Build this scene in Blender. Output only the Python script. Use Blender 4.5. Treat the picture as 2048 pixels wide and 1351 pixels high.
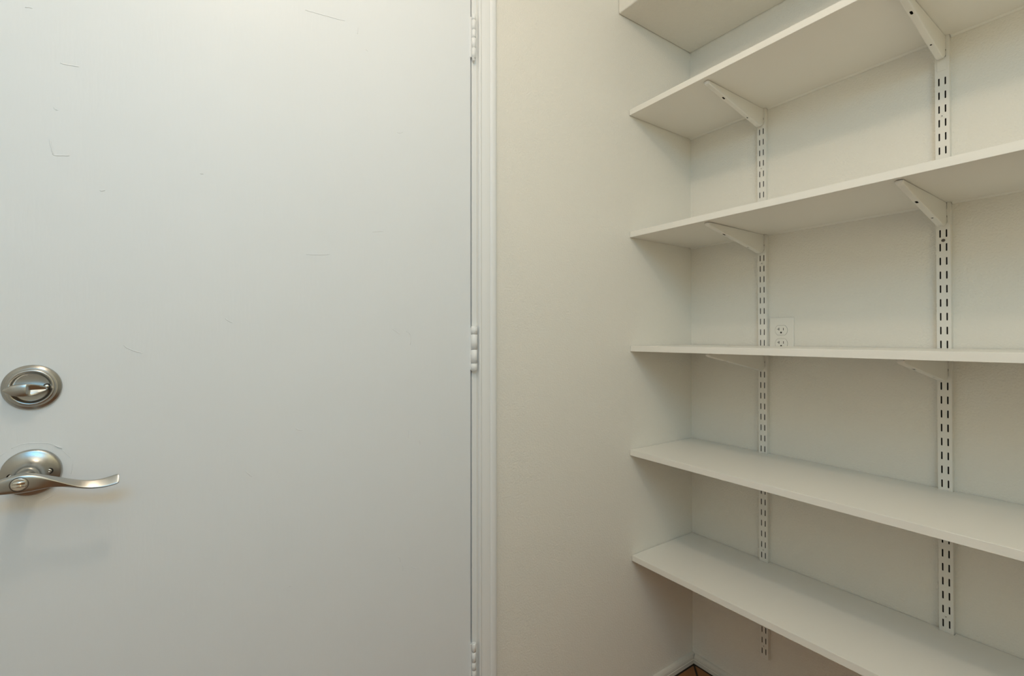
import bpy, bmesh, math, random
from mathutils import Vector, Matrix
random.seed(7)
for o in list(bpy.data.objects): bpy.data.objects.remove(o)
S = bpy.context.scene
COL = S.collection
pi = math.pi

# ---------------------------------------------------------------- camera
# world: corner of the two walls at x=0,y=0; door wall is the plane y=0, shelf wall the plane x=0
F, YAW, PIT, ROL = 945.38, 0.596096, 0.00769, -0.0008116
cam = bpy.data.cameras.new('camera'); camo = bpy.data.objects.new('camera', cam); COL.objects.link(camo)
fw = Vector((math.sin(YAW)*math.cos(PIT), math.cos(YAW)*math.cos(PIT), math.sin(PIT)))
rt = Vector((math.cos(YAW), -math.sin(YAW), 0)); up = rt.cross(fw)
rt2 = math.cos(ROL)*rt+math.sin(ROL)*up; up2 = -math.sin(ROL)*rt+math.cos(ROL)*up
M = Matrix((rt2, up2, -fw)).transposed().to_4x4(); M.translation = Vector((-1.46618, -0.992896, 1.116192))
camo.matrix_world = M
cam.sensor_fit = 'HORIZONTAL'; cam.sensor_width = 36; cam.lens = 36*F/2048
cam.shift_x = (1024-1005.576)/2048; cam.shift_y = (666.448-675.5)/2048
cam.clip_start = 0.02
S.camera = camo

# ---------------------------------------------------------------- light
w = bpy.data.worlds.new('world'); S.world = w; w.use_nodes = True
w.node_tree.nodes['Background'].inputs[0].default_value = (.9, .93, 1, 1)
w.node_tree.nodes['Background'].inputs[1].default_value = 0.1
S.view_settings.view_transform = 'Standard'; S.view_settings.look = 'None'
S.view_settings.gamma = 1; S.view_settings.use_curve_mapping = False
S.view_settings.exposure = 0.0
LAMP = (-1.35, -0.69, 2.31)
def lamp(name, kind, loc, rgb, aim=None, **k):
    l = bpy.data.lights.new(name, kind); m = max(rgb); l.energy = m; l.color = [c/m for c in rgb]
    for a, b in k.items(): setattr(l, a, b)
    o = bpy.data.objects.new(name, l); o.location = loc; COL.objects.link(o)
    if aim: o.rotation_euler = (Vector(aim)-Vector(loc)).to_track_quat('-Z', 'Y').to_euler()
    return o
lamp('assumed_bulb', 'POINT', LAMP, (8.6, 7.0, 5.3), shadow_soft_size=.04)  # assumed bulb out of view, inferred from the shelf shadows
# behind the camera: assumed cool daylight, no window modelled, plus two added fill panels
lamp('ceiling_fill', 'AREA', (-1.35, -1.3, 2.40), (6.2, 5.7, 4.6), (-1.3, -1.2, 0), shape='RECTANGLE', size=1.4, size_y=1.0)  # added soft fill panel under the ceiling, no opening there
lamp('assumed_daylight', 'AREA', (-1.70, -1.93, 2.0), (2.0, 7.8, 13.3), (-1.7, 0, .7), shape='RECTANGLE', size=1.0, size_y=.6)  # assumed from the bluish tint on the door; bare panel, no opening
lamp('rear_fill', 'AREA', (-1.05, -1.93, 1.38), (3.0, 2.5, 1.1), (-.7, 0, 1.3), shape='RECTANGLE', size=.5, size_y=1.15)  # added warm fill panel against the rear wall, unseen

# ---------------------------------------------------------------- materials
def mat(name, col, rough=.5, metal=0, bump=None, spec=.5, var=0, aniso=None):
    m = bpy.data.materials.new(name); m.use_nodes = True; nt = m.node_tree; b = nt.nodes['Principled BSDF']
    b.inputs['Base Color'].default_value = (*col, 1); b.inputs['Roughness'].default_value = rough
    b.inputs['Metallic'].default_value = metal; b.inputs['Specular IOR Level'].default_value = spec
    tc = nt.nodes.new('ShaderNodeTexCoord')
    last = None
    for (scale, dist, stretch, detail) in (bump or []):
        mp = nt.nodes.new('ShaderNodeMapping'); mp.inputs['Scale'].default_value = stretch
        nt.links.new(tc.outputs['Object'], mp.inputs['Vector'])
        n = nt.nodes.new('ShaderNodeTexNoise'); n.inputs['Scale'].default_value = scale; n.inputs['Detail'].default_value = detail
        nt.links.new(mp.outputs[0], n.inputs['Vector'])
        bp = nt.nodes.new('ShaderNodeBump'); bp.inputs['Distance'].default_value = dist; bp.inputs['Strength'].default_value = 1
        nt.links.new(n.outputs['Fac'], bp.inputs['Height'])
        if last: nt.links.new(last, bp.inputs['Normal'])
        last = bp.outputs[0]
    if last: nt.links.new(last, b.inputs['Normal'])
    if var:
        n = nt.nodes.new('ShaderNodeTexNoise'); n.inputs['Scale'].default_value = 3.0; n.inputs['Detail'].default_value = 4
        nt.links.new(tc.outputs['Object'], n.inputs['Vector'])
        mx = nt.nodes.new('ShaderNodeMix'); mx.data_type = 'RGBA'
        mx.inputs[6].default_value = (*[c*(1-var) for c in col], 1); mx.inputs[7].default_value = (*[min(1, c*(1+var)) for c in col], 1)
        nt.links.new(n.outputs['Fac'], mx.inputs[0]); nt.links.new(mx.outputs[2], b.inputs['Base Color'])
    return m
one = (1, 1, 1)
M_wall = mat('wall_paint', (.88, .845, .765), .55, bump=[(230, .0012, one, 1.5), (60, .0006, one, 2)], spec=.35, var=.015)
M_door = mat('door_paint', (.85, .872, .885), .5, bump=[(60, .0002, (3, 1, .5), 3), (9, .0014, one, 2)], spec=.35, var=.015)
M_trim = mat('trim_paint', (.87, .872, .86), .42, bump=[(60, .0002, (1, 1, .2), 2)], spec=.45)
M_shelf = mat('melamine', (.92, .885, .81), .3, bump=[(300, .00004, one, 2)], spec=.45)
M_std = mat('enamel_white', (.88, .85, .785), .42, bump=[(120, .00025, one, 2)])
M_ceil = mat('ceiling_paint', (.82, .81, .78), .7, bump=[(150, .001, one, 3)])
M_plate = mat('plate_plastic', (.88, .85, .78), .35)
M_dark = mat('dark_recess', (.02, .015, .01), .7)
M_nickel = mat('satin_nickel', (.45, .45, .43), .28, 1.0, bump=[(500, .00002, (6, 1, 1), 2)])
M_nickel2 = mat('bright_nickel', (.78, .76, .71), .16, 1.0)
M_base = mat('baseboard_paint', (.74, .70, .62), .4)
M_bead = mat('pale_bead', (.90, .87, .80), .5)
M_tile = mat('clay_tile', (.30, .12, .035), .45, bump=[(40, .0006, one, 3)], var=.25)
M_grout = mat('grout', (.05, .035, .02), .9)
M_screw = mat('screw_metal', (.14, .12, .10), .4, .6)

# ---------------------------------------------------------------- helpers
def tag(o, label=None, cat=None, group=None, kind=None):
    if label: o['label'] = label
    if cat: o['category'] = cat
    if group: o['group'] = group
    if kind: o['kind'] = kind
    return o
def link(name, bm, m, parent=None, loc=None, smooth=False, bevel=0, seg=2, ang=40):
    me = bpy.data.meshes.new(name); bmesh.ops.recalc_face_normals(bm, faces=bm.faces[:]); bm.to_mesh(me); bm.free()
    me.materials.append(m); o = bpy.data.objects.new(name, me); COL.objects.link(o)
    if loc: o.location = loc
    if parent: o.parent = parent
    if smooth:
        for p in me.polygons: p.use_smooth = True
    if bevel:
        md = o.modifiers.new('bevel', 'BEVEL'); md.width = bevel; md.segments = seg; md.limit_method = 'ANGLE'; md.angle_limit = math.radians(ang)
        for p in me.polygons: p.use_smooth = True
        wn = o.modifiers.new('wn', 'WEIGHTED_NORMAL'); wn.keep_sharp = True
    return o
def empty(name, loc=(0, 0, 0)):
    o = bpy.data.objects.new(name, None); o.location = loc; o.empty_display_size = .05; COL.objects.link(o); return o
def box(bm, x0, x1, y0, y1, z0, z1):
    v = [bm.verts.new((x, y, z)) for x in (x0, x1) for y in (y0, y1) for z in (z0, z1)]
    for f in ((0, 1, 3, 2), (4, 6, 7, 5), (0, 4, 5, 1), (2, 3, 7, 6), (0, 2, 6, 4), (1, 5, 7, 3)): bm.faces.new([v[i] for i in f])
def prism(bm, prof, fn, a, b):
    """profile points -> fn(p, q, t) gives a 3-D point, swept from t=a to t=b"""
    A = [bm.verts.new(fn(p, q, a)) for p, q in prof]; B = [bm.verts.new(fn(p, q, b)) for p, q in prof]
    n = len(prof)
    for i in range(n): bm.faces.new((A[i], A[(i+1) % n], B[(i+1) % n], B[i]))
    bm.faces.new(A); bm.faces.new(B)
def lathe_y(bm, prof, cx, cz, n=64, cap=True):
    """prof: (radius, y) list, axis along y"""
    rings = []
    for r, y in prof:
        if r < 1e-6: rings.append([bm.verts.new((cx, y, cz))])
        else: rings.append([bm.verts.new((cx+r*math.cos(2*pi*i/n), y, cz+r*math.sin(2*pi*i/n))) for i in range(n)])
    for A, B in zip(rings, rings[1:]):
        for i in range(n):
            j = (i+1) % n
            if len(A) == 1 and len(B) == 1: continue
            if len(A) == 1: bm.faces.new((A[0], B[i], B[j]))
            elif len(B) == 1: bm.faces.new((A[i], A[j], B[0]))
            else: bm.faces.new((A[i], A[j], B[j], B[i]))
    if cap and len(rings[0]) > 1: bm.faces.new(rings[0])
def lathe_z(bm, prof, cx, cy, n=24):
    rings = [[bm.verts.new((cx+r*math.cos(2*pi*i/n), cy+r*math.sin(2*pi*i/n), z)) for i in range(n)] for r, z in prof]
    for A, B in zip(rings, rings[1:]):
        for i in range(n): bm.faces.new((A[i], A[(i+1) % n], B[(i+1) % n], B[i]))
    bm.faces.new(rings[0]); bm.faces.new(rings[-1])
def B_(): return bmesh.new()

# ---------------------------------------------------------------- setting
XL, YF, H = -2.35, -1.95, 2.42         # left wall, wall behind the camera, ceiling
DX0, DX1, DH = -1.714, -0.8865, 2.035  # door slab edges and height
JX0, JX1 = -1.7175, -0.8830            # jamb faces
bm = B_()
box(bm, -.869, .12, 0, .12, 0, H); box(bm, XL-.1, JX0-.014, 0, .12, 0, H); box(bm, JX0-.014, -.869, 0, .12, DH+.018, H)
tag(link('wall_back', bm, M_wall), 'off-white textured wall beside the white door', 'wall', kind='structure')
bm = B_(); box(bm, 0, .12, YF-.1, -.0, 0, H)
tag(link('wall_right', bm, M_wall), 'off-white textured wall behind the white shelves', 'wall', kind='structure')
bm = B_(); box(bm, XL-.1, XL, YF-.1, 0, 0, H)
tag(link('wall_left', bm, M_wall), 'off-white wall left of the door, outside the frame', 'wall', kind='structure')
bm = B_(); box(bm, XL, 0, YF-.1, YF, 0, H)
tag(link('wall_front', bm, M_wall), 'off-white wall behind the camera', 'wall', kind='structure')
bm = B_(); box(bm, XL-.1, .12, YF-.1, .12, H, H+.1)
tag(link('ceiling', bm, M_ceil), 'white ceiling above the closet', 'ceiling', kind='structure')
# floor: grout bed with single clay tiles
bm = B_(); box(bm, XL-.1, .12, YF-.1, .12, -.05, -.004)
fl = tag(link('floor', bm, M_grout), 'brown clay tile floor in the corner under the shelves', 'floor', kind='structure')
ts, gp = .298, .006
def clip(poly, ax, lim, keep):     # Sutherland-Hodgman against one side of the room
    out = []
    for a, b in zip(poly, poly[1:]+poly[:1]):
        ia, ib = keep(a[ax], lim), keep(b[ax], lim)
        if ia: out.append(a)
        if ia != ib:
            t = (lim-a[ax])/(b[ax]-a[ax]); out.append((a[0]+(b[0]-a[0])*t, a[1]+(b[1]-a[1])*t))
    return out
le, ge = (lambda v, l: v <= l), (lambda v, l: v >= l)
for i in range(-9, 9):
    for j in range(-1, 14):
        # grid axes along (1,-1)/sqrt2 and (-1,-1)/sqrt2: one joint runs straight out of the corner
        u0 = i*(ts+gp)+gp/2; v0 = j*(ts+gp)-.06
        P = []
        for u, v in ((u0, v0), (u0+ts, v0), (u0+ts, v0+ts), (u0, v0+ts)): P.append(((u-v)*.70711, (-u-v)*.70711))
        for ax, lim, kp in ((0, -.0175, le), (1, -.0175, le), (0, XL+.003, ge), (1, YF+.003, ge)):
            P = clip(P, ax, lim, kp) if P else P
        if len(P) < 3: continue
        area = abs(sum(a[0]*b[1]-b[0]*a[1] for a, b in zip(P, P[1:]+P[:1])))/2
        if area < 2e-4: continue
        cx_ = sum(p[0] for p in P)/len(P); cy_ = sum(p[1] for p in P)/len(P)
        bm = B_(); prism(bm, [(p[0]-cx_, p[1]-cy_) for p in P], lambda p, q, t: (p, q, t), -.012, 0)
        link('tile', bm, M_tile, fl, (cx_, cy_, -random.random()*.0006), bevel=.002, seg=1)
# soffit over the shelves
SD, SZ = .3633, 2.1054
bm = B_(); box(bm, -SD, 0, YF, 0, SZ, H)
tag(link('trim_4', bm, M_wall, bevel=.004, seg=3), 'boxed off-white soffit above the top shelf', 'soffit', kind='structure')
# baseboards
bprof = [(0, 0), (.0135, 0), (.0135, .0125), (.0118, .0142), (.0122, .017), (.011, .022), (.0085, .0265), (.006, .0290), (.002, .0300), (0, .0300)]
bm = B_(); prism(bm, bprof, lambda p, q, t: (t, -p, q), -.817, -.0001)
tag(link('baseboard_back', bm, M_base), 'low white baseboard under the wall beside the door', 'baseboard', kind='structure')
bm = B_(); prism(bm, bprof, lambda p, q, t: (-p, t, q), YF, -.0137)
tag(link('baseboard_right', bm, M_base), 'low white baseboard under the shelf wall', 'baseboard', kind='structure')
# jamb (with stop) : trim_2
bm = B_()
box(bm, JX1, -.869, 0, .118, 0, DH+.004); box(bm, JX0-.014, JX0, 0, .118, 0, DH+.004); box(bm, JX0-.014, -.869, 0, .118, DH+.004, DH+.018)
box(bm, JX1-.012, JX1, .037, .075, 0, DH+.004); box(bm, JX0, JX0+.012, .037, .075, 0, DH+.004); box(bm, JX0, JX1, .037, .075, DH-.008, DH+.004)
tag(link('trim_2', bm, M_trim, bevel=.0012), 'white painted door jamb at the hinge side of the door', 'door frame', kind='structure')
# casing : trim_1, moulded profile, p = distance from inner edge outwards, q = thickness
cprof = [(0, 0), (0, .0085), (.0012, .0102), (.0035, .0108), (.0060, .0100), (.0072, .0086), (.0095, .0088), (.0130, .0098), (.0200, .0112),
         (.0290, .0120), (.0298, .0108), (.0310, .0106), (.0318, .0122), (.0340, .0142), (.0400, .0150), (.0455, .0146), (.0480, .0128), (.0480, 0)]
CI = -.8680
bm = B_()
prism(bm, cprof, lambda p, q, t: (CI+p, -q, t+(p if t > 1 else 0)), 0, DH+.010)
XI = JX0-.014-.001
prism(bm, cprof, lambda p, q, t: (XI-p, -q, t+(p if t > 1 else 0)), 0, DH+.010)
prism(bm, cprof, lambda p, q, t: ((CI+p) if t > -1.2 else (XI-p), -q, DH+.010+p), XI, CI)
tag(link('trim_1', bm, M_trim, bevel=.0004, seg=1, ang=50), 'white moulded door casing right of the hinges', 'door casing', kind='structure')

# ---------------------------------------------------------------- the door
door = tag(empty('door_1', (0, 0, 0)), 'flat white painted door with brushed nickel lever and deadbolt', 'door', kind='structure')
bm = B_(); box(bm, DX0, DX1, 0, .035, .008, DH)
slab = link('door_panel', bm, M_door, door, bevel=.0015)
# small paint flaws in low relief
def arc_tube(bm, pts, r, n=6, fl=.5):
    rings = []
    for k, p in enumerate(pts):
        a = Vector(pts[max(0, k-1)]); b = Vector(pts[min(len(pts)-1, k+1)]); t = (b-a).normalized()
        nrm = Vector((0, -1, 0)); s = t.cross(nrm).normalized()
        rr = r*(.35 if k in (0, len(pts)-1) else 1)
        rings.append([bm.verts.new(Vector(p)+s*rr*math.cos(2*pi*i/n)+nrm*rr*fl*math.sin(2*pi*i/n)) for i in range(n)])
    for A, Bq in zip(rings, rings[1:]):
        for i in range(n): bm.faces.new((A[i], A[(i+1) % n], Bq[(i+1) % n], Bq[i]))
    bm.faces.new(rings[0]); bm.faces.new(rings[-1])
def dpt(u, v):   # a pixel of the photograph measured on the door plane y=0
    d = fw+rt2*((u-1005.576)/F)-up2*((v-666.448)/F); o = M.translation; t = -o.y/d.y; p = o+d*t; return p.x, p.z
bm = B_()
flaws = [[(794, 264), (800, 268), (806, 263)], [(50, 15), (58, 13), (66, 17)], [(107, 214), (112, 222), (116, 219)], [(99, 278), (104, 300), (106, 309)], [(106, 310), (120, 311), (140, 311)],
         [(199, 380), (204, 383), (210, 379)], [(247, 690), (258, 700), (287, 706)], [(450, 636), (458, 643), (466, 645)], [(612, 508), (640, 510), (660, 508)], [(745, 464), (755, 462), (768, 462)],
         [(716, 55), (717, 62), (714, 68)], [(731, 100), (733, 98), (736, 103)], [(820, 690), (826, 664), (812, 662)], [(838, 880), (842, 886), (839, 890)], [(796, 1113), (803, 1118), (800, 1125)],
         [(803, 1130), (809, 1134), (804, 1141)], [(822, 1132), (828, 1137), (833, 1135)], [(591, 856), (601, 862), (607, 858)], [(120, 126), (140, 131), (160, 133)], [(816, 876), (818, 870), (816, 860)],
         [(610, 20), (640, 28), (690, 42)], [(785, 658), (795, 664), (800, 668)], [(490, 940), (500, 950), (505, 953)], [(576, 1172), (579, 1173), (582, 1171)], [(400, 346), (403, 349), (407, 347)]]
for fl_ in flaws:
    P = [dpt(u, v) for u, v in fl_]; pts = []
    for k in range(9):
        t = k/8; a, b, c = P; pts.append(((1-t)**2*a[0]+2*t*(1-t)*b[0]+t*t*c[0]+.0004*math.sin(k*2.1), -.0001, (1-t)**2*a[1]+2*t*(1-t)*b[1]+t*t*c[1]))
    arc_tube(bm, pts, .0009, 6, .25)
# ridge of old paint around the lever rose
for a0, a1 in ((20, 44), (56, 122), (128, 160), (-12, 12), (-75, -55)):
    arc_tube(bm, [(-1.6533+(.0455+.0008*math.sin(a*.1))*math.cos(math.radians(a)), -.0001, .9115+(.0455+.0008*math.sin(a*.13))*math.sin(math.radians(a))) for a in range(a0, a1+1, 4)], .00042, 6, .7)
arc_tube(bm, [(-1.6291, -.0006, .9505), (-1.6245, -.0008, .9472), (-1.6195, -.0004, .9435)], .0010, 6, 1.2)
o = link('paint_ridges', bm, M_door, door, smooth=True); o['kind'] = 'stuff'

# hinges: leaf mesh > knuckles
def hinge(z0, z1, r, cy, cuts, cx=-.8818, tip=False, hollow=False):
    bm = B_(); box(bm, -.8890, cx+.001, -.0012, .010, z0+.002, z1-.004); box(bm, cx-.0012, cx+.0012, cy, .006, z0+.002, z1-.004)
    h = link('hinge', bm, M_trim, door, bevel=.0006)
    zs = [z1]+cuts+[z0]
    for i, (a, b) in enumerate(zip(zs, zs[1:])):
        k = B_(); c = .0009
        if hollow and i == 0:
            lathe_z(k, [(r*.62, b), (r*.62, b+.0001), (r, b+c), (r, a-.0003), (r*.9, a), (r*.62, a), (r*.62, a-.007), (0.0003, a-.007)], cx, cy)
        else:
            lathe_z(k, [(r*.72, b), (r*.76, b+.0002), (r, b+c), (r, a-c), (r*.76, a-.0002), (r*.72, a)], cx, cy)
        link('knuckle', k, M_trim, h, smooth=False, bevel=0).data.polygons.foreach_set('use_smooth', [abs(p.normal.z) < .6 for p in h.children[-1].data.polygons] if h.children else [])
    k = B_(); lathe_z(k, [(r*.72, z0-.001), (r*.72, z1+.001)], cx, cy); link('pin', k, M_trim, h)
    if tip:
        k = B_(); lathe_z(k, [(r*.35, z0-.0085), (r*.62, z0-.007), (r*.62, z0-.003), (r*.9, z0-.0015), (r*.9, z0-.0002)], cx, cy); link('pin_tip', k, M_trim, h, smooth=True)
        k = B_(); lathe_z(k, [(r*.4, z0-.0016), (r*.66, z0-.0024), (r*.66, z0-.0001)], cx+.0003, cy-.0009); link('pin_hole', k, M_dark, h)
    return h
hinge(1.7955, 1.9005, .0052, -.0065, [1.8870-.0005, 1.8630, 1.8430, 1.8185], tip=True)
hinge(1.0345, 1.1425, .0077, -.0050, [1.1230, 1.0860, 1.0530], cx=-.8800)
hinge(.2750, .3800, .0052, -.0065, [.3590, .3345, .3155, .2950], hollow=True)

# deadbolt
CX, CZ = -1.6535, 1.0410
bm = B_()
lathe_y(bm, [(.0338, 0), (.0338, -.0022), (.0331, -.0034), (.0312, -.0042), (.0296, -.0062), (.0286, -.0066), (.0281, -.0062), (.0276, -.0072), (.0262, -.0092), (.0246, -.0096),
             (.0228, -.0086), (.0214, -.0066), (.0205, -.0058), (.0190, -.0056), (.010, -.0056), (0, -.0056)], CX, CZ)
db = link('deadbolt', bm, M_nickel, door, smooth=True); tag(db, 'round brushed nickel deadbolt cover')
# thumb turn: lens-shaped blade with a scooped right half
bm = B_()
rings = []
CZ0 = CZ; CZ = CZ-.0025; N = 25
for i in range(N):
    s = -1+2*i/(N-1); x = CX-.0045+s*.0240
    wd = .0088*max(.0, (1-abs(s)**2.2))**.75+.0008
    yf = -.0235+.0055*abs(s)**2 if s < 0 else -.0235+.0085*s**1.6      # front face
    dp = 0
    if s > .12: dp = .0048*min(1, (s-.12)/.08)*max(0, 1-s)**.5
    rings.append([bm.verts.new(c) for c in ((x, -.0055, CZ-wd*.8), (x, yf+.004, CZ-wd), (x, yf+.001, CZ-wd*.93), (x, yf+dp*.35-(.0006 if dp == 0 else 0), CZ-wd*.55),
                  (x, yf+dp-(.0012 if dp == 0 else 0), CZ-wd*.02), (x, yf+dp*.35-(.0006 if dp == 0 else 0), CZ+wd*.6), (x, yf+.001, CZ+wd*.93), (x, yf+.004, CZ+wd), (x, -.0055, CZ+wd*.8))])
for A, Bq in zip(rings, rings[1:]):
    for i in range(8): bm.faces.new((A[i], A[i+1], Bq[i+1], Bq[i]))
    bm.faces.new((A[8], A[0], Bq[0], Bq[8]))
bm.faces.new(rings[0]); bm.faces.new(rings[-1])
link('thumb_turn', bm, M_nickel, db, bevel=.0004, seg=2, ang=25); CZ = CZ0
bm = B_(); lathe_y(bm, [(.0050, -.0050), (.0050, -.0060), (.0046, -.0062), (0, -.0062)], -1.6362, 1.0412, 28); link('screw_hole', bm, M_dark, db)
bm = B_(); lathe_y(bm, [(.0030, -.0055), (.0030, -.0066), (.0022, -.0076), (0, -.0079)], -1.6366, 1.0418, 24); link('screw', bm, M_nickel2, db, smooth=True)
bm = B_()
for dx in (-.0050, -.0034, -.0004, .0012): box(bm, CX-.0015+dx, CX-.0015+dx+.0010, -.0060, -.0050, 1.0585, 1.0597)
link('stamped_mark', bm, M_nickel, db, bevel=.0002)

# lever handle : rose > lever, button, screw ...
CX, CZ = -1.6533, .9127
bm = B_()
lathe_y(bm, [(.0345, 0), (.0345, -.0035), (.0340, -.0050), (.0328, -.0060), (.0312, -.0064), (.0260, -.0085), (.0210, -.0112), (.0170, -.0150), (.0145, -.0195), (.0133, -.0240), (.0131, -.0275),
             (.0124, -.0280), (.0120, -.0285), (.0112, -.0290), (.0108, -.0330), (.0110, -.0480), (.0110, -.0560), (0, -.0560)], CX, CZ, 72)
dh = link('door_handle', bm, M_nickel, door, smooth=True); tag(dh, 'domed brushed nickel rose with curved lever')
# stations: x, z-centre, y-centre, height, thickness, roll (deg; + turns the front face upwards)
st = [(-1.6985, .9040, -.0560, .003, .004, 0), (-1.6940, .9050, -.0570, .0075, .007, 0), (-1.6840, .9068, -.0585, .0145, .010, 0), (-1.6700, .9095, -.0600, .0220, .0125, 0), (-1.6540, .9110, -.0605, .0262, .0135, 0),
      (-1.6410, .9105, -.0600, .0240, .0130, -2), (-1.6300, .9092, -.0590, .0190, .0122, -8), (-1.6200, .9072, -.0582, .0135, .0118, -17), (-1.6100, .9045, -.0575, .0093, .0118, -28), (-1.6000, .9012, -.0570, .0066, .0122, -37),
      (-1.5900, .8980, -.0565, .0050, .0128, -43), (-1.5800, .8958, -.0560, .0042, .0134, -46), (-1.5700, .8950, -.0556, .0038, .0138, -48), (-1.5610, .8957, -.0553, .0036, .0150, -51), (-1.5530, .8973, -.0552, .0034, .0156, -53),
      (-1.5478, .8984, -.0552, .0032, .0150, -54), (-1.5458, .8988, -.0552, .0024, .0118, -54)]
def catmull(P, k):
    out = []
    for i in range(len(P)-1):
        p0 = P[max(0, i-1)]; p1 = P[i]; p2 = P[i+1]; p3 = P[min(len(P)-1, i+2)]
        for s in range(k):
            t = s/k
            out.append([.5*((2*b)+(-a+c)*t+(2*a-5*b+4*c-d)*t*t+(-a+3*b-3*c+d)*t**3) for a, b, c, d in zip(p0, p1, p2, p3)])
    out.append(list(P[-1])); return out
bm = B_(); rings = []
for (x, z, y, h, t, rl) in catmull(st, 4):
    ring = []; nn = 28; c, s = math.cos(math.radians(rl)), math.sin(math.radians(rl))
    ex = .55 if x < -1.66 else .55-.22*min(1, (x+1.66)/.05)
    for i in range(nn):
        a = 2*pi*i/nn; ca, sa = math.cos(a), math.sin(a)
        u = .5*h*math.copysign(abs(ca)**ex, ca); v = .5*t*math.copysign(abs(sa)**ex, sa)   # u: up, v: forward (towards -y)
        ring.append(bm.verts.new((x, y-(v*c-(-u)*(-s)*1.0) if False else y-(v*c)+u*s, z+u*c+v*s)))
    rings.append(ring)
for A, Bq in zip(rings, rings[1:]):
    for i in range(len(A)): bm.faces.new((A[i], A[(i+1) % len(A)], Bq[(i+1) % len(A)], Bq[i]))
bm.faces.new(rings[0]); bm.faces.new(rings[-1])
link('lever', bm, M_nickel, dh, smooth=True)
bm = B_(); lathe_y(bm, [(.0100, -.0600), (.0100, -.0674), (.0092, -.0676), (.0092, -.0655), (0, -.0655)], -1.6537, .9112, 40); link('button_ring', bm, M_screw, dh)
bm = B_(); lathe_y(bm, [(.0086, -.0650), (.0086, -.0682), (.0080, -.0688), (0, -.0688)], -1.6537, .9112, 40)
link('lock_button', bm, M_nickel2, dh, bevel=.0003)
bm = B_()
prism(bm, [(-.0040, .0001), (-.0036, .0010), (-.0022, .0016), (-.0006, .0004), (.0006, .0010), (.0022, .0022), (.0034, .0014), (.0040, .0001)], lambda p, q, t: (t, -.0688-q, .9114+p), -1.6605, -1.6469)
link('button_grip', bm, M_nickel2, dh, smooth=True)
for sx, z in ((-1.6325, .9135), (-1.6741, .9110)):
    bm = B_(); lathe_y(bm, [(.0046, -.0040), (.0046, -.0108), (.0038, -.0110), (.0034, -.0100), (0, -.0100)], sx, z, 28); link('screw_hole', bm, M_dark, dh)
    bm = B_(); lathe_y(bm, [(.0030, -.0090), (.0030, -.0110), (.0022, -.0118), (.0010, -.0118), (.0008, -.0110), (0, -.0110)], sx+.0002, z+.0003, 24); link('screw', bm, M_nickel2, dh, smooth=True)

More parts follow.
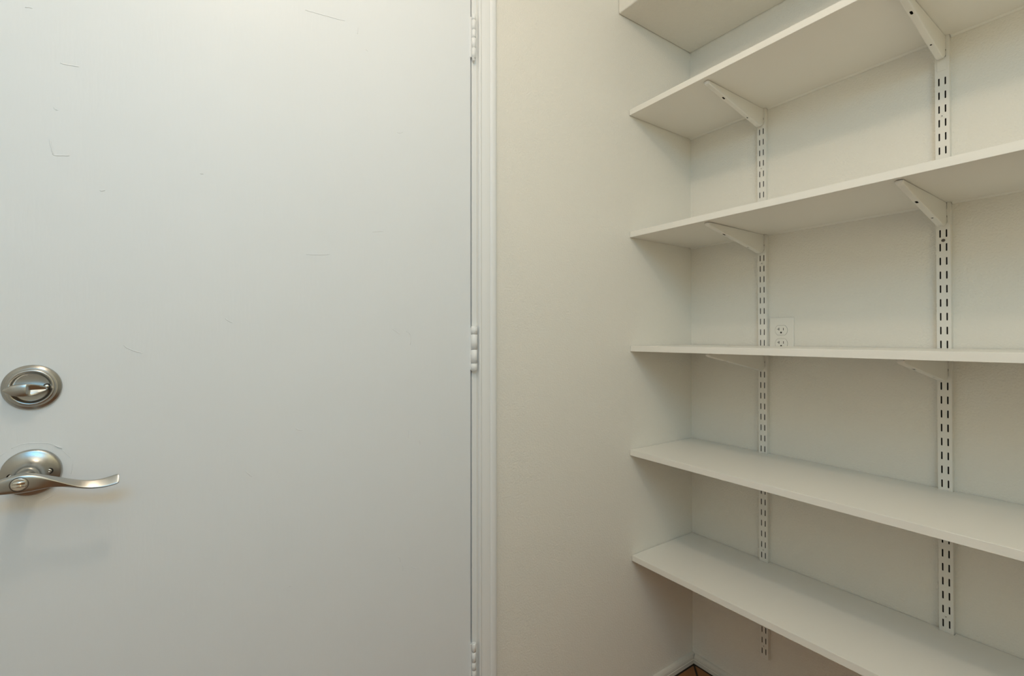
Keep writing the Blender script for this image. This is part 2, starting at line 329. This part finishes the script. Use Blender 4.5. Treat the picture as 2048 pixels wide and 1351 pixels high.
# ---------------------------------------------------------------- shelf standards with real slots
STX, STT = -.0135, .0013
def standard(yc, z0, z1, skip, dark_at, label):
    root = empty('wall_standard', (0, yc, z0)); tag(root, label, 'shelf standard', 'slotted shelf standards on the wall')
    bm = B_(); hw = .0125
    sl_w, sl_h = .0014, .0090
    def slot_outline(cy, cz):
        pts = []; n = 4
        for k in range(n+1): a = pi*k/n; pts.append((cy+sl_w*math.cos(a), cz+sl_h-sl_w+sl_w*math.sin(a)))
        for k in range(n+1): a = pi+pi*k/n; pts.append((cy+sl_w*math.cos(a), cz-sl_h+sl_w+sl_w*math.sin(a)))
        return pts
    def quad(y0, y1, a, b):
        bm.faces.new([bm.verts.new((STX, y, z)) for y, z in ((y0, a), (y1, a), (y1, b), (y0, b))])
    quad(-hw, -.0111, 0, z1-z0); quad(.0111, hw, 0, z1-z0)
    first = None; k = 0; zz = .1704
    while zz+.016 < z1: 
        for cy in (-.00555, .00555):
            cz = zz-z0; a, b = cz-.016, cz+.016
            if any(abs(zz-s) < .01 for s in skip): quad(cy-.00555, cy+.00555, a, b); continue
            P = slot_outline(cy, cz); m = len(P)//2
            hv = [bm.verts.new((STX, y, z)) for y, z in P]; ho = [bm.verts.new((STX+STT, y, z)) for y, z in P]
            c = [bm.verts.new((STX, y, z)) for y, z in ((cy+.00555, a), (cy+.00555, b), (cy-.00555, b), (cy-.00555, a))]
            top, bot = hv[2], hv[m+2]
            # P[0..4] top arc right->left, P[5..9] bottom arc left->right
            tm = bm.verts.new((STX, cy, b)); bt = bm.verts.new((STX, cy, a))
            bm.faces.new([c[0], c[1], tm, hv[2], hv[1], hv[0], hv[9], hv[8], hv[7], bt])
            bm.faces.new([tm, c[2], c[3], bt, hv[7], hv[6], hv[5], hv[4], hv[3], hv[2]])
            for i in range(len(P)): bm.faces.new((hv[i], hv[(i+1) % len(P)], ho[(i+1) % len(P)], ho[i]))
        zz += .032
    quad(-.0111, .0111, 0, .0044) if abs(.1704-.016-.150-.0044) < 1e-6 else quad(-.0111, .0111, 0, max(.0002, .1544-z0))
    quad(-.0111, .0111, zz-.016-z0, z1-z0)
    sides = link('face_plate', bm, M_std, root)
    bm = B_()
    for s in (-1, 1): box(bm, STX+.0001, 0, s*hw-(STT if s > 0 else 0), s*hw+(STT if s < 0 else 0), 0, z1-z0)
    link('side_flange', bm, M_std, root, bevel=.0003, seg=1)
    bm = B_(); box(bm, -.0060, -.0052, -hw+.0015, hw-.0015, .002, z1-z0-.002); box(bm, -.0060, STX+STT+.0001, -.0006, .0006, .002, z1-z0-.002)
    link('slot_shade', bm, M_dark, root)  # dark backing added to paint the shade behind the slots
    for j, zc in enumerate((.1864, .4744, 1.3384, 1.6264, 1.9144)):
        bm = B_(); n = 20
        big = zc in dark_at
        r = .0036
        ring = lambda rr, xx: [bm.verts.new((xx, rr*math.cos(2*pi*i/n), zc-z0+rr*math.sin(2*pi*i/n))) for i in range(n)]
        R = [ring(r, STX+.0004), ring(r, STX-.0002), ring(r*.8, STX-.0007), ring(r*.3, STX-.0007)]
        for A, Bq in zip(R, R[1:]):
            for i in range(n): bm.faces.new((A[i], A[(i+1) % n], Bq[(i+1) % n], Bq[i]))
        bm.faces.new(R[-1])
        sc = link('screw', bm, M_screw if big else M_std, root)
        bm = B_(); rr = .0009
        box(bm, STX-.0010, STX-.0005, -.0006, .0016, zc-z0-.0005, zc-z0+.0004); box(bm, STX-.0010, STX-.0005, -.0003, .0004, zc-z0-.0012, zc-z0+.0010)
        link('screw_slot', bm, M_dark, sc)
    return root
YLs, YRs = -.2503, -.6624
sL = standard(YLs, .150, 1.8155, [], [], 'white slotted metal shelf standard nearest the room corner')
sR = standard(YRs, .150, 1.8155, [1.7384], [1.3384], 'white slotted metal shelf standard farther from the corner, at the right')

# ---------------------------------------------------------------- shelves (board = melamine slab + edge band)
T = .0172
Z = [0, 1.8042, 1.4245, 1.0716, .7498, .4229]
E = [None, (-.0031, -.0074, .0018, .0080), (-.0026, 0, .0005, .0080), (0, -.0004, -.0004, .005), (-.0009, .0056, .0023, .0025), (-.0019, .0015, -.0042, .0025)]
words = ['', 'topmost white shelf board, just below the soffit', 'second white shelf board from the top, above the outlet', 'middle white shelf board at eye level, in front of the outlet',
         'fourth white shelf board from the top, seen from above', 'lowest white shelf board, nearest the floor']
def zat(k, x, y): sx, sy, _, _ = E[k]; return Z[k]+sx*x+sy*y
for k in range(1, 6):
    sx, sy, dd, gap = E[k]; xf = -(.3148+dd)
    root = tag(empty('shelf', (0, 0, 0)), words[k], 'shelf', 'white wall shelves')
    y0, y1 = YF+.004, (-.0016 if k in (1, 5) else -.0010)
    def slabz(bm, xa, xb, za, zb):
        v = [bm.verts.new((x, y, zat(k, x, y)+z)) for x in (xa, xb) for y in (y0, y1) for z in (za, zb)]
        for f in ((0, 1, 3, 2), (4, 6, 7, 5), (0, 4, 5, 1), (2, 3, 7, 6), (0, 2, 6, 4), (1, 5, 7, 3)): bm.faces.new([v[i] for i in f])
    # back edge clears the standards (13.6 mm) only where they stand: the board stops just behind their face by a notch
    bm = B_()
    xb = -gap
    ys = [y1, YLs+.0137, YLs-.0137, YRs+.0137, YRs-.0137, y0]
    loop = [(xf+.0008, y1)]
    loop += [(xb, y1), (xb, ys[1]), (-.0146, ys[1]), (-.0146, ys[2]), (xb, ys[2]), (xb, ys[3]), (-.0146, ys[3]), (-.0146, ys[4]), (xb, ys[4]), (xb, y0), (xf+.0008, y0)]
    A = [bm.verts.new((x, y, zat(k, x, y))) for x, y in loop]; Bq = [bm.verts.new((x, y, zat(k, x, y)+T)) for x, y in loop]
    for i in range(len(loop)): bm.faces.new((A[i], A[(i+1) % len(loop)], Bq[(i+1) % len(loop)], Bq[i]))
    bm.faces.new(A); bm.faces.new(Bq)
    link('board', bm, M_shelf, root)
    bm = B_(); slabz(bm, xf, xf+.0009, .0001, T-.0001)
    link('edge_band', bm, M_shelf, root, bevel=.0005, seg=2)
    if k in (1, 2):       # pale bead along the back of the two upper boards
        bm = B_(); m_ = 0
        for ya, yb in ((-.0015, YLs+.0137), (YLs-.0137, YRs+.0137), (YRs-.0137, y0)):
            prism(bm, [(-gap-.0005, .0012), (-gap+.0002, -.0006), (-.0030, -.0030), (-.0002, -.0032), (-.0002, .0012)], lambda p, q, t: (p, t, zat(k, p, t)+q), ya, yb)
        o = link('back_bead', bm, M_bead, root); o['kind'] = 'stuff'

# ---------------------------------------------------------------- brackets: hollow steel channels hooked into the standards
def bracket(k, yc, label, worn=False):
    z = zat(k, -.15, yc)-.0004
    root = tag(empty('shelf_bracket', (0, yc, z)), label, 'shelf bracket', 'white steel shelf brackets')
    hw = .0064; t = .0011
    bot = [(-.2965, -.0072), (-.2900, -.0095), (-.0520, -.0528), (-.0430, -.0552), (-.0340, -.0562), (-.0260, -.0552), (-.0195, -.0520), (-.0160, -.0480)]
    sx = -.0142; ch = .0022
    top = [(-.2990, -.0005), (-.2990, -.0045)]
    path = top+bot+[(sx, -.0440)]
    cc = (-.10, -.012)
    prof = [(sx, -.0005)]+[(p, min(-.0005, q+ch)) if k_ > 0 else (p, q) for k_, (p, q) in enumerate(path)]
    bm = B_()
    for s in (-1, 1):
        prism(bm, prof, lambda p, q, tt: (p, tt, q), s*hw, s*(hw-t))
    link('side_plate', bm, M_std, root)
    # folded bottom strip with a slot and a hole, its long edges rounded over
    bm = B_(); hs = hw-ch
    def rounded(a, b):
        for s in (-1, 1):
            prev = None
            for k_ in range(5):
                an = pi/2*k_/4; y = s*(hw-ch+ch*math.cos(an)); dz = ch-ch*math.sin(an)
                cur = [bm.verts.new((p[0], y, min(-.0004, p[1]+dz))) for p in (a, b)]
                if prev: bm.faces.new((prev[0], prev[1], cur[1], cur[0]))
                prev = [bm.verts.new(v.co) for v in cur]
    def strip(a, b):
        bm.faces.new([bm.verts.new(p) for p in ((a[0], -hs, a[1]), (b[0], -hs, b[1]), (b[0], hs, b[1]), (a[0], hs, a[1]))]); rounded(a, b)
    def lerp(s): a, b = bot[1], bot[2]; return (a[0]+(b[0]-a[0])*s, a[1]+(b[1]-a[1])*s)
    def holed(s0, s1, sc, L, W):
        n = 6; Ltot = math.hypot(bot[2][0]-bot[1][0], bot[2][1]-bot[1][1])
        def pt(s, y): p = lerp(s); return (p[0], y, p[1])
        P = []
        for i in range(n+1): an = -pi/2+pi*i/n; P.append((sc+(L/2-W/2+W/2*math.cos(an))/Ltot, W/2*math.sin(an)))
        for i in range(n+1): an = pi/2+pi*i/n; P.append((sc-(L/2-W/2-W/2*math.cos(an))/Ltot, W/2*math.sin(an)))
        hv = [bm.verts.new(pt(*p)) for p in P]
        c = [bm.verts.new(pt(s, y)) for s, y in ((s1, -hs), (s1, hs), (s0, hs), (s0, -hs))]
        m1 = bm.verts.new(pt(sc, hs)); m0 = bm.verts.new(pt(sc, -hs)); mt = bm.verts.new(pt(sc, W/2)); mb = bm.verts.new(pt(sc, -W/2))
        bm.faces.new([m0, c[0], c[1], m1, mt]+[hv[i] for i in range(n, -1, -1)]+[mb])
        bm.faces.new([m1, c[2], c[3], m0, mb]+[hv[i] for i in range(2*n+1, n, -1)]+[mt])
        rounded(lerp(s0), lerp(s1))
    for a, b in zip(path[:3], path[1:4]): strip(a, b)
    s_slot = .31 if yc == YLs else (.40 if k == 2 else .30)
    strip(bot[1], lerp(.20)); holed(.20, .50, s_slot, .0115, .0046); strip(lerp(.50), lerp(.76))
    holed(.76, .90, .83, .0048, .0040); strip(lerp(.90), bot[2])
    for a, b in zip(path[4:], path[5:]): strip(a, b)
    bmesh.ops.remove_doubles(bm, verts=bm.verts[:], dist=1e-5)
    o = link('bottom_strip', bm, M_std, root)
    for p in o.data.polygons: p.use_smooth = len(p.vertices) == 4 and abs(p.normal.y) > .1
    # hooks enter the slots; an added dark core paints the shade inside the channel
    bm = B_()
    bm.free()
    for s in (-1, 1):
        for zh in (-.0080, -.0400):
            bm = B_(); box(bm, -.0150, -.0095, s*.0056-.0007, s*.0056+.0007, zh-.006, zh+.006)
            link('hook', bm, M_std, root)
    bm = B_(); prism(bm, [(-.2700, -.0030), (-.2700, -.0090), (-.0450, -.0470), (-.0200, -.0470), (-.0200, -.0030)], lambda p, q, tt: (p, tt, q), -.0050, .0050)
    link('shade_core', bm, M_dark, root)
    if worn:
        bm = B_(); box(bm, -.0150, -.0130, -.0085, .0085, -.0780, -.0500)
        link('backing_tab', bm, M_std, root, bevel=.0009, seg=2)
    return root
place = ['', 'under the topmost shelf', 'under the second shelf', 'under the middle shelf', 'under the fourth shelf', 'under the lowest shelf']
for k in range(1, 4):
    bracket(k, YLs, 'white steel bracket on the standard near the corner, '+place[k])
    bracket(k, YRs, 'white steel bracket on the right-hand standard, '+place[k], worn=(k == 1))

# ---------------------------------------------------------------- duplex outlet
OY, OZ = -.3010, 1.1160
root = tag(empty('wall_outlet', (0, OY, OZ)), 'white duplex wall outlet beside the left standard, behind the middle shelf', 'outlet')
bm = B_(); box(bm, -.0052, 0, -.0335, .0335, -.0572, .0572)
link('cover_plate', bm, M_plate, root, bevel=.0022, seg=3)
for dz in (.01955, -.01955):
    bm = B_(); pts = []
    for i in range(48):
        a = 2*pi*i/48; y, z = .0172*math.cos(a), .0172*math.sin(a); z = max(-.0140, min(.0140, z)); pts.append((y, z+dz))
    A = [bm.verts.new((-.0050, y, z)) for y, z in pts]; Bq = [bm.verts.new((-.0062, y, z)) for y, z in pts]
    for i in range(48): bm.faces.new((A[i], A[(i+1) % 48], Bq[(i+1) % 48], Bq[i]))
    bm.faces.new(Bq)
    rc = link('receptacle', bm, M_plate, root, bevel=.0004, seg=2)
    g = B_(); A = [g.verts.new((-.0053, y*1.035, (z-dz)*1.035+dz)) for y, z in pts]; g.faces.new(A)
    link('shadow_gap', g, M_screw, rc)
    bm = B_()     # T-slot (left as seen), straight slot, ground hole; +y is to the left in the photograph
    box(bm, -.0066, -.0058, .0052, .0066, dz-.0005, dz+.0075); box(bm, -.0066, -.0058, .0052, .0110, dz+.0029, dz+.0042)
    box(bm, -.0066, -.0058, -.0070, -.0056, dz-.0002, dz+.0072)
    vv = [bm.verts.new((-.0066, .0026*math.cos(2*pi*i/20), dz-.0066+.0026*math.sin(2*pi*i/20))) for i in range(20)]; bm.faces.new(vv)
    link('slots', bm, M_dark, rc)
bm = B_(); n = 20
v0 = [bm.verts.new((-.0050, .0028*math.cos(2*pi*i/n), .0028*math.sin(2*pi*i/n))) for i in range(n)]
v1 = [bm.verts.new((-.0060, .0022*math.cos(2*pi*i/n), .0022*math.sin(2*pi*i/n))) for i in range(n)]
for i in range(n): bm.faces.new((v0[i], v0[(i+1) % n], v1[(i+1) % n], v1[i]))
bm.faces.new(v1); link('screw', bm, M_plate, root)
